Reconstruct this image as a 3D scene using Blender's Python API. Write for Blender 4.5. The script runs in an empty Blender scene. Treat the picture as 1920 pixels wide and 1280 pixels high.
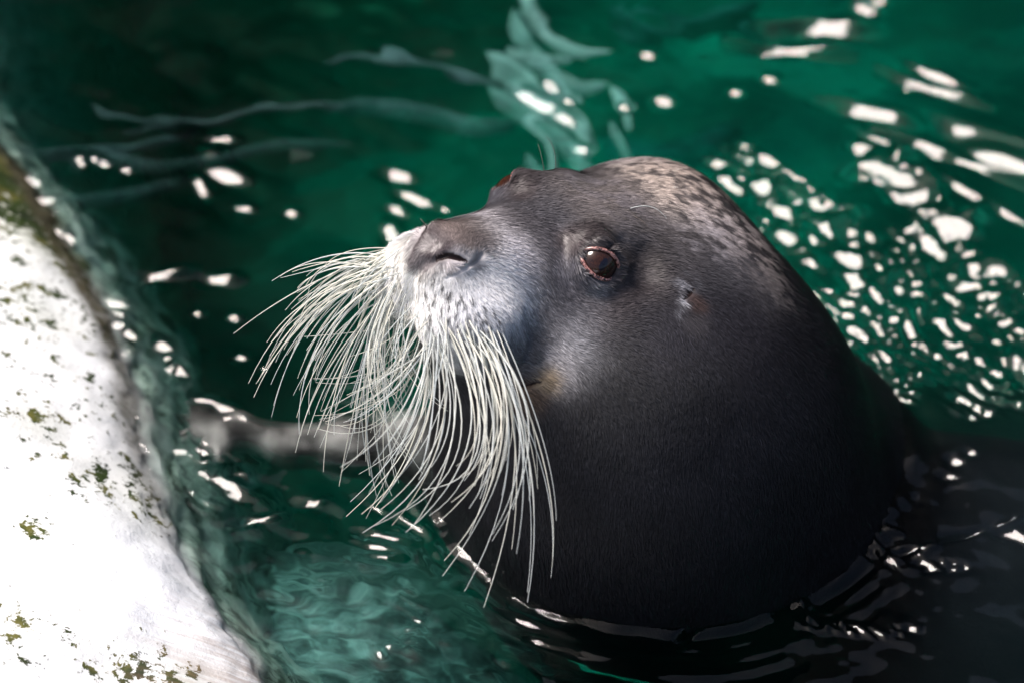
import bpy, math, random
import numpy as np
from mathutils import Vector, Matrix
from mathutils.bvhtree import BVHTree
rng = np.random.default_rng(7)
random.seed(7)
sc = bpy.context.scene
# ---------------------------------------------------------------- camera
PITCH = math.radians(42)                       # looking down at the water
SP, CP = math.sin(PITCH), math.cos(PITCH)
DIST = 2.2                                     # metres from the camera to the near eye
PXM = 2200.0                                   # photograph pixels per metre at that distance
LIFT = 0.2336                                  # height of the aiming point over the water
CX = np.array([1., 0, 0]); CY = np.array([0, SP, CP]); CZ = np.array([0, -CP, SP])
AIM = np.array([0, 0, LIFT])
CAM = AIM + CZ*DIST
cam_d = bpy.data.cameras.new('camera'); cam = bpy.data.objects.new('camera', cam_d)
sc.collection.objects.link(cam); sc.camera = cam
cam.matrix_world = Matrix(((CX[0], CY[0], CZ[0], CAM[0]), (CX[1], CY[1], CZ[1], CAM[1]),
                           (CX[2], CY[2], CZ[2], CAM[2]), (0, 0, 0, 1)))
cam_d.sensor_width = 36; cam_d.lens = 36*DIST/(1920/PXM)
cam_d.clip_start = .05; cam_d.clip_end = 500
cam_d.dof.use_dof = True; cam_d.dof.focus_distance = DIST+.01; cam_d.dof.aperture_fstop = 3.0
# ---------------------------------------------------------------- sky and sun
SUN = np.array([-.50, .18, .85]); SUN /= np.linalg.norm(SUN)
elev = math.asin(SUN[2]); azim = math.atan2(SUN[0], SUN[1])
w = bpy.data.worlds.new('World'); sc.world = w; w.use_nodes = True
nt = w.node_tree; bg = nt.nodes['Background']
sky = nt.nodes.new('ShaderNodeTexSky'); sky.sky_type = 'NISHITA'; sky.sun_disc = False
sky.sun_elevation = elev; sky.sun_rotation = azim; sky.air_density = .8; sky.dust_density = 5; sky.ozone_density = .4
nt.links.new(sky.outputs[0], bg.inputs[0]); bg.inputs[1].default_value = .12
sun_d = bpy.data.lights.new('sun', 'SUN'); sun = bpy.data.objects.new('sun', sun_d)
sc.collection.objects.link(sun); sun_d.energy = 4.9; sun_d.angle = math.radians(23)
sun_d.color = (1.0, .90, .87)
sun.rotation_euler = Vector(SUN).to_track_quat('Z', 'Y').to_euler(); sun.location = Vector(SUN)*6
sc.view_settings.view_transform = 'Standard'; sc.view_settings.look = 'None'
sc.view_settings.exposure = .38; sc.view_settings.gamma = 1; sc.view_settings.use_curve_mapping = False
sc.render.engine = 'CYCLES'
sc.cycles.use_denoising = True
sc.cycles.max_bounces = 10; sc.cycles.transparent_max_bounces = 24; sc.cycles.transmission_bounces = 8
sc.cycles.sample_clamp_indirect = 6; sc.cycles.caustics_refractive = True; sc.cycles.caustics_reflective = False

# ---------------------------------------------------------------- helpers
def V(px, py, z=0.):
    """place of a point seen at a photograph pixel, z metres nearer than the near eye"""
    s = (DIST-z)/DIST
    return AIM + CX*((px-960)/PXM*s) + CY*((640-py)/PXM*s) + CZ*z
def ray(px, py):
    d = V(px, py, 0)-CAM
    return d/np.linalg.norm(d)
def on_plane(px, py, z=0.):
    d = ray(px, py); return CAM + d*((z-CAM[2])/d[2])
def under(px, py, z):
    """point at depth z seen at a pixel through flat water"""
    p = on_plane(px, py, 0); d = ray(px, py)
    h = d[:2]/1.33; c = math.sqrt(1-h @ h)
    return np.array([p[0]-z*h[0]/c, p[1]-z*h[1]/c, z])
def link(o, parent=None):
    sc.collection.objects.link(o)
    if parent: o.parent = parent
    return o
def tag(o, label=None, cat=None, group=None, kind=None):
    if label: o['label'] = label
    if cat: o['category'] = cat
    if group: o['group'] = group
    if kind: o['kind'] = kind
    return o
def mesh_obj(name, verts, faces, mat=None, parent=None, smooth=True):
    me = bpy.data.meshes.new(name)
    verts = np.asarray(verts, dtype=np.float32)
    F = np.asarray(faces, dtype=np.int32)
    me.vertices.add(len(verts)); me.vertices.foreach_set('co', verts.ravel())
    me.loops.add(F.size); me.loops.foreach_set('vertex_index', F.ravel())
    me.polygons.add(len(F)); n = F.shape[1]
    me.polygons.foreach_set('loop_start', np.arange(0, F.size, n, dtype=np.int32))
    me.polygons.foreach_set('loop_total', np.full(len(F), n, dtype=np.int32))
    me.update(calc_edges=True); me.validate()
    if smooth: me.polygons.foreach_set('use_smooth', np.ones(len(me.polygons), dtype=bool))
    if mat: me.materials.append(mat)
    return link(bpy.data.objects.new(name, me), parent)
def color_attr(o, name, cols):
    a = o.data.color_attributes.new(name, 'FLOAT_COLOR', 'POINT')
    c = np.ones((len(cols), 4), dtype=np.float32); c[:, :3] = cols
    a.data.foreach_set('color', c.ravel())
def float_attr(o, name, vals):
    a = o.data.attributes.new(name, 'FLOAT', 'POINT')
    a.data.foreach_set('value', np.asarray(vals, dtype=np.float32))
class NT:
    def __init__(s, name):
        s.m = bpy.data.materials.new(name); s.m.use_nodes = True
        s.t = s.m.node_tree; s.t.nodes.clear()
        s.out = s.t.nodes.new('ShaderNodeOutputMaterial')
    def n(s, typ, **kw):
        nd = s.t.nodes.new(typ)
        for k, v in kw.items():
            if k.startswith('i_'):
                nd.inputs[k[2:].replace('_', ' ')].default_value = v
            else: setattr(nd, k, v)
        return nd
    def l(s, a, b): s.t.links.new(a, b)
    def noise(s, scale, detail=4, rough=.55, dist=0., vec=None):
        nd = s.n('ShaderNodeTexNoise'); nd.inputs['Scale'].default_value = scale
        nd.inputs['Detail'].default_value = detail; nd.inputs['Roughness'].default_value = rough
        nd.inputs['Distortion'].default_value = dist
        if vec is not None: s.l(vec, nd.inputs['Vector'])
        return nd.outputs['Fac']
    def ramp(s, fac, stops, interp='LINEAR'):
        nd = s.n('ShaderNodeValToRGB'); cr = nd.color_ramp; cr.interpolation = interp
        while len(cr.elements) < len(stops): cr.elements.new(.5)
        for e, (p, c) in zip(cr.elements, stops):
            e.position = p; e.color = (*c, 1) if len(c) == 3 else c
        s.l(fac, nd.inputs[0]); return nd.outputs[0]
    def mix(s, fac, a, b, mode='MIX'):
        nd = s.n('ShaderNodeMix', data_type='RGBA', blend_type=mode)
        for v, i in ((fac, 0), (a, 6), (b, 7)):
            if hasattr(v, 'links'): s.l(v, nd.inputs[i])
            elif i == 0: nd.inputs[i].default_value = v
            else: nd.inputs[i].default_value = (*v, 1)
        return nd.outputs[2]
    def math(s, op, a, b=None, clamp=False):
        nd = s.n('ShaderNodeMath', operation=op); nd.use_clamp = clamp
        for v, i in ((a, 0), (b, 1)):
            if v is None: continue
            if hasattr(v, 'links'): s.l(v, nd.inputs[i])
            else: nd.inputs[i].default_value = v
        return nd.outputs[0]
    def bump(s, h, strength=.3, dist=.001):
        nd = s.n('ShaderNodeBump'); nd.inputs['Strength'].default_value = strength
        nd.inputs['Distance'].default_value = dist; s.l(h, nd.inputs['Height']); return nd.outputs[0]
    def pbsdf(s, col=None, rough=.5, bump=None, spec=.5, coat=0., **kw):
        b = s.n('ShaderNodeBsdfPrincipled')
        for v, k in ((col, 'Base Color'), (rough, 'Roughness'), (spec, 'Specular IOR Level'), (coat, 'Coat Weight')):
            if v is None: continue
            if hasattr(v, 'links'): s.l(v, b.inputs[k])
            elif k == 'Base Color': b.inputs[k].default_value = (*v, 1)
            else: b.inputs[k].default_value = v
        if bump is not None: s.l(bump, b.inputs['Normal'])
        s.l(b.outputs[0], s.out.inputs[0]); return b
def sines(x, y, n, lmin, lmax, seed, dirs=None, spread=math.pi):
    """sum of sine waves with a slope spectrum; returns height, d/dx, d/dy with unit rms slope"""
    r = np.random.default_rng(seed); h = 0*x; gx = 0*x; gy = 0*x
    for i in range(n):
        L = math.exp(r.uniform(math.log(lmin), math.log(lmax)))
        a = (dirs if dirs is not None else 0) + r.uniform(-spread, spread)
        k = 2*math.pi/L; kx, ky = k*math.cos(a), k*math.sin(a); ph = r.uniform(0, 6.283)
        A = 1/k*math.sqrt(2/n); s_, c_ = np.sin(kx*x+ky*y+ph), np.cos(kx*x+ky*y+ph)
        h = h+A*s_; gx = gx+A*kx*c_; gy = gy+A*ky*c_
    return h, gx, gy
def vnoise(P, scale, seed=0, octaves=3):
    """value noise on an N x 3 array, about -1..1"""
    out = np.zeros(len(P)); amp = 1.; tot = 0.
    for o in range(octaves):
        q = P*scale*2**o + seed*17.3+o*5.1
        i = np.floor(q).astype(np.int64); f = q-i; f = f*f*(3-2*f)
        def hsh(a, b, c):
            n = (a*73856093) ^ (b*19349663) ^ (c*83492791) ^ (seed*2654435)
            n = (n ^ (n >> 13))*1274126177; n = n ^ (n >> 16)
            return (n & 0xffff)/32767.5-1
        v = 0
        for dx in (0, 1):
            for dy in (0, 1):
                for dz in (0, 1):
                    wgt = (f[:, 0] if dx else 1-f[:, 0])*(f[:, 1] if dy else 1-f[:, 1])*(f[:, 2] if dz else 1-f[:, 2])
                    v = v+wgt*hsh(i[:, 0]+dx, i[:, 1]+dy, i[:, 2]+dz)
        out += amp*v; tot += amp; amp *= .5
    return out/tot
# ================================================================ the seal
# head frame: f forward (to the nose), l to its left (the near side), u up
f_ = CX*-.66+CY*.03+CZ*.75; f_ /= np.linalg.norm(f_)
l_ = CX*.61-CY*.57+CZ*.55; l_ -= f_*(l_ @ f_); l_ /= np.linalg.norm(l_)
u_ = np.cross(f_, l_)
if u_[2] < 0: u_ = -u_
HEAD = np.array([f_, l_, u_])
HM = V(1036, 420, -.033)
def HP(a, b, c): return HM + f_*a + l_*b + u_*c
I3 = np.eye(3)
def ell(P, c, r, R=I3):
    q = (P-c) @ R.T; r = np.asarray(r, float)
    k0 = np.sqrt(((q/r)**2).sum(1)); k1 = np.sqrt(((q/(r*r))**2).sum(1))+1e-9
    return k0*(k0-1)/k1
def cap(P, a, b, r1, r2):
    """round cone between two balls"""
    ba = b-a; l2 = ba @ ba; rr = r1-r2; a2 = l2-rr*rr; pa = P-a
    y = pa @ ba; z = y-l2; x2 = ((pa*l2-y[:, None]*ba)**2).sum(1); y2 = y*y*l2; z2 = z*z*l2
    k = np.sign(rr)*rr*rr*x2
    out = (np.sqrt(np.maximum(x2*a2/l2, 0))+y*rr)/l2-r1
    m1 = np.sign(z)*a2*z2 > k; m2 = np.sign(y)*a2*y2 < k
    out = np.where(m2, np.sqrt(x2+y2)/l2-r1, out)
    return np.where(m1, np.sqrt(x2+z2)/l2-r2, out)
def smin(a, b, k):
    h = np.maximum(k-np.abs(a-b), 0)/k
    return np.minimum(a, b)-h*h*k*.25
def smax(a, b, k): return -smin(-a, -b, k)
def base_sdf(P):
    d = ell(P, HP(-.150, 0, -.040), (.106, .100, .104), HEAD)             # cranium
    d = smin(d, ell(P, HP(-.060, 0, -.055), (.10, .082, .078), HEAD), .05)  # between the eyes
    d = smin(d, cap(P, HP(-.02, 0, -.052), HP(.100, 0, -.048), .065, .036), .04)   # bridge of the nose
    for s in (1, -1):
        d = smin(d, ell(P, HP(-.028, s*.048, .004), (.034, .024, .022), HEAD), .030)   # brow
        d = smin(d, ell(P, HP(-.06, s*.058, -.085), (.075, .042, .05), HEAD), .04)   # cheek
        d = smin(d, ell(P, HP(.074, s*.035, -.084), (.048, .040, .044), HEAD), .016)   # whisker pad
        d = smin(d, ell(P, HP(.102, s*.023, -.076), (.026, .025, .030), HEAD), .020)
    d = smin(d, ell(P, HP(.112, 0, -.052), (.024, .024, .018), HEAD), .020)   # nose
    d = smin(d, cap(P, HP(-.03, 0, -.130), HP(.048, .003, -.128), .055, .028), .022)  # lower jaw
    # neck and throat
    d = smin(d, cap(P, HP(-.13, 0, -.085), V(1215, 730, -.150), .080, .140), .05)
    d = smin(d, ell(P, V(1190, 800, -.150), (.165, .150, .16)), .075)
    d = smin(d, ell(P, V(1245, 900, -.230), (.195, .190, .20)), .10)
    d = smin(d, cap(P, V(1410, 735, -.25), V(1482, 850, -.32), .048, .106), .065)     # nape
    # trunk under the water
    c0 = V(1245, 900, -.230)
    d = smin(d, cap(P, c0+[.02, .02, -.12], c0+[.36, .00, -.36], .17, .27), .10)
    d = smin(d, cap(P, c0+[.36, .00, -.36], c0+[.95, -.20, -.44], .27, .31), .10)
    d = smin(d, cap(P, c0+[.95, -.20, -.44], c0+[1.6, -.4, -.5], .31, .10), .10)
    # right fore flipper held out along the surface towards the bank
    fl = [c0+[-.10, -.02, -.09], on_plane(790, 858, -.055), on_plane(650, 840, -.036), on_plane(545, 842, -.034), on_plane(440, 812, -.030)]
    for i, (ra, rb) in enumerate(((.07, .034), (.034, .020), (.020, .012), (.012, .017))):
        d = smin(d, cap(P, fl[i], fl[i+1], ra, rb), .03)
    for q in ((352, 770), (330, 795), (335, 828), (365, 860), (400, 872)):
        d = smin(d, cap(P, fl[4], on_plane(q[0], q[1], -.022), .010, .005), .010)
    return d
def trace(px, py, sdf=base_sdf, t0=1.6):
    d = ray(px, py); t = t0; best = (9, t)
    for _ in range(90):
        v = sdf((CAM+d*t)[None])[0]
        if v < best[0]: best = (v, t)
        if v < .0003: break
        t += v*.8
        if t > 3.4: break
    p = CAM+d*best[1]
    for _ in range(6):                       # grazing rays: fall back to the nearest skin
        p = p - grad(sdf, p[None])[0]*sdf(p[None])[0]
    return p
def grad(sdf, P, e=.0012):
    g = sum(np.array(k)*sdf(P+np.array(k)*e)[:, None] for k in ((1, -1, -1), (-1, -1, 1), (-1, 1, -1), (1, 1, 1)))
    return g/(np.linalg.norm(g, axis=1, keepdims=True)+1e-9)

# eyes ------------------------------------------------------------
EYE_R = .0185
e_near = f_*.50+l_*.78+u_*.36; e_near /= np.linalg.norm(e_near)
w_near = CX*.86-CY*.50; w_near -= e_near*(w_near @ e_near); w_near /= np.linalg.norm(w_near)
mirror = lambda v: v-2*l_*(v @ l_)
EYE_N = HP(0, .060, 0)+e_near*.001
EYES = [(EYE_N, e_near, w_near)]
dN = EYE_N-HM
EYES.append((HM+mirror(dN)+l_*.009-u_*.004-f_*.002, mirror(e_near), mirror(w_near)))
det = []                                      # detail strokes: (kind, pts, radii, k)
def stroke(pix, rad, k, depth=0., op='sub', both=False):
    pts = []
    for (x, y) in pix:
        p = trace(x, y, full_sdf); n = grad(base_sdf, p[None])[0]
        pts.append(p-n*depth)
    rad = rad if isinstance(rad, (list, tuple)) else [rad]*len(pts)
    det.append((op, np.array(pts), rad, k))
    if both:
        det.append((op, np.array([HM+mirror(p-HM) for p in pts]), rad, k))
def full_sdf(P):
    d = base_sdf(P)
    near = np.linalg.norm(P-HP(-.02, 0, -.03), axis=1) < .32
    if not near.any(): return d
    Q = P[near]; q = d[near]
    for c, e, wv in EYES:                     # lids bulge over the eyeball, then the opening is cut
        hv = np.cross(e, wv); R = np.array([wv, hv, e])
        q = smin(q, ell(Q, c, (.0225, .0205, .0205), R), .012)
    Q0, q0 = Q, q
    for op, pts, rad, k in det:
        m = np.linalg.norm(Q0-pts.mean(0), axis=1) < np.linalg.norm(pts-pts.mean(0), axis=1).max()+max(rad)+k+.012
        if not m.any(): continue
        Q, q = Q0[m], q0[m]; s = None
        for i in range(len(pts)-1):
            c_ = cap(Q, pts[i], pts[i+1], rad[i], rad[i+1])
            s = c_ if s is None else np.minimum(s, c_)
        q0[m] = smin(q, s, k) if op == 'add' else smax(q, -s, k)
    Q, q = Q0, q0
    for c, e, wv in EYES:
        hv = np.cross(e, wv); R = np.array([wv, hv, e])
        q = smax(q, -ell(Q, c+e*.017, (.0172, .0112, .017), R), .003)
    d[near] = q
    return d

# raised folds first: nostril wings, lips, ear rim, lid ridge
stroke([(806, 480), (830, 468), (858, 468), (884, 478)], [.001, .004, .004, .002], .010, .0035, 'add', both=True)
stroke([(846, 500), (862, 502), (876, 498)], [.001, .0025, .0015], .008, .002, 'add', both=True)
stroke([(1020, 712), (985, 708), (940, 715)], [.001, .0025, .0025], .010, .0015, 'add', both=True)
stroke([(1080, 436), (1105, 432), (1128, 452)], [.006, .008, .005], .014, .005, 'add')
# then hollows and slits
stroke([(1178, 455), (1204, 475), (1206, 512)], [.003, .005, .003], .028, .001, both=True)
stroke([(806, 497), (820, 485), (840, 479), (860, 484), (876, 490)], [.0010, .0020, .0023, .0020, .0010], .0025, .0006, both=True)
stroke([(838, 519), (864, 508), (888, 494), (906, 478)], [.0006, .0012, .0014, .0008], .003, .0002, both=True)
stroke([(800, 490), (786, 502), (772, 522), (768, 560), (770, 600)], [.001, .002, .0025, .0025, .002], .010, .0004)
stroke([(980, 590), (993, 618), (998, 640), (988, 664)], [.0005, .0018, .0018, .0005], .010, .0004, both=True)
stroke([(1014, 716), (998, 716), (980, 721), (955, 728), (920, 735)], [.0008, .0028, .0036, .003, .003], .003, .0006, both=True)
stroke([(1283, 557), (1291, 549), (1299, 541)], [.0018, .0030, .0016], .0025, .0006, both=True)
# iso-surface of the field (surface nets, evaluated only near the skin) ----
def surface_nets(sdf, lo, hi, h, B=16):
    lo = np.asarray(lo, float); n = np.ceil((np.asarray(hi)-lo)/h/B).astype(int)*B+1
    val = np.empty(n, np.float32)
    bl = [(i, j, k) for i in range(0, n[0], B) for j in range(0, n[1], B) for k in range(0, n[2], B)]
    cen = np.array([lo+(np.array(b)+B/2)*h for b in bl]); cd = sdf(cen)
    off = np.stack(np.meshgrid(*[np.arange(B)]*3, indexing='ij'), -1).reshape(-1, 3)
    for b, d in zip(bl, cd):
        sl = tuple(slice(b[a], min(b[a]+B, n[a])) for a in range(3))
        if abs(d) > B*h*1.25: val[sl] = d; continue
        v = sdf(lo+(off+np.array(b))*h).reshape(B, B, B)
        val[sl] = v[tuple(slice(0, sl[a].stop-sl[a].start) for a in range(3))]
    s = val < 0
    c = [s[i:n[0]-1+i, j:n[1]-1+j, k:n[2]-1+k] for i in (0, 1) for j in (0, 1) for k in (0, 1)]
    act = np.any(c, 0) & ~np.all(c, 0)
    cells = np.argwhere(act); idx = -np.ones(act.shape, np.int64); idx[act] = np.arange(len(cells))
    acc = np.zeros((len(cells), 3)); cnt = np.zeros(len(cells))
    corner = [(i, j, k) for i in (0, 1) for j in (0, 1) for k in (0, 1)]
    for a in corner:
        for ax in range(3):
            if a[ax]: continue
            b = list(a); b[ax] = 1
            A = cells+a; Bc = cells+b
            va = val[tuple(A.T)]; vb = val[tuple(Bc.T)]; x = (va < 0) != (vb < 0)
            t = np.where(x, va/(va-vb+1e-12*(va == vb)), 0)
            p = A.astype(float); p[:, ax] += t
            acc[x] += p[x]; cnt[x] += 1
    verts = lo+acc/cnt[:, None]*h
    faces = []
    for ax in range(3):
        u, v = (ax+1) % 3, (ax+2) % 3
        sa = [slice(1, m-1) for m in n]; sb = list(sa); sa[ax] = slice(0, n[ax]-1); sb[ax] = slice(1, n[ax])
        A = s[tuple(sa)]; Bv = s[tuple(sb)]
        for flip, m in ((0, A & ~Bv), (1, ~A & Bv)):
            e = np.argwhere(m); e[:, u] += 1; e[:, v] += 1
            q = []
            for du, dv in ((-1, -1), (0, -1), (0, 0), (-1, 0)):
                cc = e.copy(); cc[:, u] += du; cc[:, v] += dv; q.append(idx[tuple(cc.T)])
            q = np.stack(q[::-1] if flip else q, 1); faces.append(q)
    return verts, np.concatenate(faces)
def weld(verts, faces):
    return verts, faces
bv, bf = surface_nets(base_sdf, (-.36, -.85, -1.0), (1.9, .42, .52), .009)
# refine the head: split quads of the head into 4, twice or three times
def refine(verts, faces, sel):
    F = faces[sel]; keep = faces[~sel]
    E = np.concatenate([F[:, [i, (i+1) % 4]] for i in range(4)]); E.sort(1)
    key = E[:, 0].astype(np.int64)*len(verts)+E[:, 1]
    uq, inv = np.unique(key, return_inverse=True); inv = inv.ravel()
    mid = (verts[uq//len(verts)]+verts[uq % len(verts)])*.5
    cen = verts[F].mean(1); m = len(F); nv = len(verts)
    e = [nv+inv[i*m:(i+1)*m] for i in range(4)]; c = nv+len(uq)+np.arange(m)
    new = [np.stack([F[:, i], e[i], c, e[(i+3) % 4]], 1) for i in range(4)]
    return np.concatenate([verts, mid, cen]), np.concatenate([keep]+new), len(keep)
def in_ball(verts, faces, p, r): return np.linalg.norm(verts[faces].mean(1)-p, axis=1) < r
def snap_to(sdf, P, it=3):
    for _ in range(it): P = P-grad(sdf, P)*np.clip(sdf(P), -.006, .006)[:, None]
    return P
bv = snap_to(base_sdf, bv, 1)
zones = [(V(1180, 700, -.1), .42), (HP(-.03, 0, -.05), .24), (HP(.02, .02, -.05), .155)]
for p, r in zones:
    sel = in_ball(bv, bf, p, r)
    bv, bf, _ = refine(bv, bf, sel)
    g = np.linalg.norm(bv-p, axis=1) < r-.012          # leave the seam to the coarser mesh straight
    bv[g] = snap_to(full_sdf, bv[g], 5 if r < .2 else 1)
print('seal verts', len(bv), 'faces', len(bf))
SEAL_V, SEAL_F = bv, bf
# ---------------------------------------------------------------- coat: colours, wetness, lie of the hair
SEAL_T = BVHTree.FromPolygons(SEAL_V.tolist(), SEAL_F.tolist())
def at(px, py):
    d = Vector(ray(px, py)); h = SEAL_T.ray_cast(Vector(CAM), d)
    if h[0] is not None: return np.array(h[0])
    best = min((SEAL_T.find_nearest(Vector(CAM)+d*t) for t in np.linspace(DIST-.25, DIST+.25, 26)), key=lambda q: q[3])
    return np.array(best[0])
# (pixel where the mark sits, radius m, colour, strength, stretch along hair)
MARKS = [
 ((1110, 350), .048, (.14, .125, .12), .85), ((1060, 300), .03, (.07, .07, .075), .7),  # brownish sheen on the forehead painted into the coat
 ((1180, 400), .032, (.16, .15, .165), .65), ((1000, 400), .03, (.060, .060, .068), .7),
 ((940, 400), .02, (.055, .052, .058), .7), ((1270, 430), .04, (.04, .037, .038), .5),
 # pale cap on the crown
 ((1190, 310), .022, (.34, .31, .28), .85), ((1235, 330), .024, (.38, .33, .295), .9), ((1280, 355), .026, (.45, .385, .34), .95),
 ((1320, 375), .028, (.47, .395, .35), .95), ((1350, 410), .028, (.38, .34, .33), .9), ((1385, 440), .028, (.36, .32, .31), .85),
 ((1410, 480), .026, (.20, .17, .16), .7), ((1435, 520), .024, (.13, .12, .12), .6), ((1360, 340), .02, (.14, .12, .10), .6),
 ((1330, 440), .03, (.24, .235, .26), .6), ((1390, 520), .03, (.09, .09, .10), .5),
 # cheek: pale streak, with bright highlights painted in
 ((1085, 655), .025, (.36, .37, .40), .9), ((1135, 605), .022, (.10, .10, .115), .7), ((1045, 695), .017, (.36, .36, .38), .85),
 ((1030, 560), .028, (.045, .045, .055), .6), ((1180, 570), .028, (.085, .065, .062), .6), ((1225, 545), .02, (.08, .07, .072), .5),
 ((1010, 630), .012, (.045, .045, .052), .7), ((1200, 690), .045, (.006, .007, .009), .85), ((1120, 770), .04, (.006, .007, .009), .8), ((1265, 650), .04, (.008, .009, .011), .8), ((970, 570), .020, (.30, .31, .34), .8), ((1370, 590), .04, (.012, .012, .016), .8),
 ((1205, 490), .020, (.018, .016, .017), .8), ((1160, 470), .010, (.03, .027, .028), .6), ((1240, 620), .03, (.02, .02, .026), .7),  # first mark paints the shadow of the eye socket
 # muzzle
 ((940, 485), .024, (.58, .56, .60), .9), ((900, 540), .034, (.84, .84, .85), 1.), ((830, 560), .040, (.90, .90, .90), 1.),
 ((760, 500), .040, (.84, .84, .78), 1.), ((790, 620), .040, (.84, .85, .80), 1.), ((880, 610), .030, (.80, .82, .85), 1.),
 ((935, 600), .030, (.66, .69, .74), .95), ((960, 655), .020, (.10, .105, .125), .8), ((900, 690), .030, (.15, .16, .18), .8),
 ((735, 540), .035, (.84, .84, .76), 1.), ((780, 450), .018, (.5, .5, .5), .8), ((820, 430), .016, (.14, .135, .15), .7),
 # bare nose leather
 ((870, 450), .018, (.10, .078, .072), .85), ((905, 450), .014, (.07, .055, .052), .8), ((835, 468), .011, (.045, .036, .038), .95),
 ((812, 482), .009, (.045, .036, .040), .95), ((796, 498), .008, (.06, .05, .055), .9), ((858, 494), .009, (.36, .34, .35), .9),
 ((885, 492), .006, (.12, .10, .10), .7),
 # lips, ear, lids; the lit line left of the ear is painted pale
 ((1018, 712), .010, (.30, .235, .15), .9), ((990, 735), .012, (.12, .08, .055), .8), ((960, 735), .012, (.10, .07, .05), .8),
 ((1275, 562), .0045, (.30, .31, .34), .9), ((1272, 585), .004, (.22, .23, .26), .8), ((1282, 532), .009, (.15, .155, .175), .8),
 ((1304, 568), .007, (.045, .028, .024), .7), ((1300, 600), .010, (.04, .038, .042), .5),
 ((1110, 430), .014, (.03, .026, .028), .9), ((1065, 450), .012, (.04, .03, .03), .7), ((1090, 528), .010, (.10, .10, .115), .7),
 ((1060, 500), .011, (.12, .12, .14), .6), ((1118, 543), .008, (.20, .21, .23), .7),
]
WET = [((1065, 415), .018, 1.), ((1110, 432), .018, .8), ((1132, 450), .012, 1.), ((850, 455), .02, .7), ((820, 475), .012, .8),
       ((1000, 380), .03, .35), ((1150, 310), .04, .4), ((1290, 552), .006, 1.), ((990, 722), .01, .8)]
MP = np.array([at(*m[0]) for m in MARKS])
WP = np.array([at(*m[0]) for m in WET])
neck_c = V(1245, 900, -.230)
sd_ = CX*.85-CY*.5; STR = np.array([sd_*.62, np.cross(CZ, sd_), CZ])      # marks stretch along the lie of the hair
DOTV = -CY*.95-CX*.2
DOTS = [at(792+j*19+i*4+random.uniform(-5, 5), 520+i*17+j*9+random.uniform(-4, 4)) for i in range(8) for j in range(8)]
DOTS += [at(725+j*14+random.uniform(-5, 5), 500+i*16+random.uniform(-4, 4)) for i in range(5) for j in range(3)]
def coat(P):
    """base colour of the coat and its wetness at points on the skin"""
    n1 = vnoise(P, 22, 1)[:, None]; n2 = vnoise(P, 70, 2)[:, None]; n3 = vnoise(P, 160, 3)[:, None]
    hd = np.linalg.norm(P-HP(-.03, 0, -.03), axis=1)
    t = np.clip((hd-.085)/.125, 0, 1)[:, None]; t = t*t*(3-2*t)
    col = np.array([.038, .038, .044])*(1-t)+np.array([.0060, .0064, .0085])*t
    col = col*(1+.35*n1+.25*n2)
    wob = P + .006*np.stack([vnoise(P, 60, 5), vnoise(P, 60, 6), vnoise(P, 60, 7)], 1)
    Ps = P @ STR.T
    ns1 = vnoise(Ps, 85, 21, 2)[:, None]; ns2 = vnoise(Ps, 230, 22, 2)[:, None]
    for (px, r, c, st), p in zip(MARKS, MP):
        for m in ((p,) if st >= 1 else (p, HM+mirror(p-HM))):
            d = np.linalg.norm(wob-m, axis=1)/r
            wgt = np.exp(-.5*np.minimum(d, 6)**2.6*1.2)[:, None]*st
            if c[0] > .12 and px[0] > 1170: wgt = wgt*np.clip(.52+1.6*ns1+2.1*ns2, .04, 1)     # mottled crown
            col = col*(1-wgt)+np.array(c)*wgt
    for p in DOTS:                                     # dark whisker follicles in rows over the pads
        q = P-p; q = q-DOTV*np.clip(q @ DOTV, -.0022, .0022)[:, None]
        dd_ = np.linalg.norm(q, axis=1); m = dd_ < .0021
        col[m] = col[m]*(.16+.84*np.clip((dd_[m]/.0019)**3, 0, 1))[:, None]
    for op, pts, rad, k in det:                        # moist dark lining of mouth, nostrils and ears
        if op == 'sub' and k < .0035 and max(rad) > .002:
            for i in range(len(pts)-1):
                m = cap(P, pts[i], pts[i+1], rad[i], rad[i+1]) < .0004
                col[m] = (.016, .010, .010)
    wet = np.zeros(len(P))+np.clip((hd-.2)/.15, 0, 1)*.35
    for (px, r, st), p in zip(WET, WP):
        wet = np.maximum(wet, st*np.exp(-.5*(np.linalg.norm(wob-p, axis=1)/r)**2))
    fl = np.clip((neck_c[0]-.21-P[:, 0])/.06, 0, 1)*(P[:, 2] < .05)                     # the flipper is grey
    col = col*(1-fl[:, None])+np.array([.17, .165, .16])*np.clip(.9+1.5*n1+1.5*n2, .15, 3)*fl[:, None]
    return np.clip(col, .004, .93), wet
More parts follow.
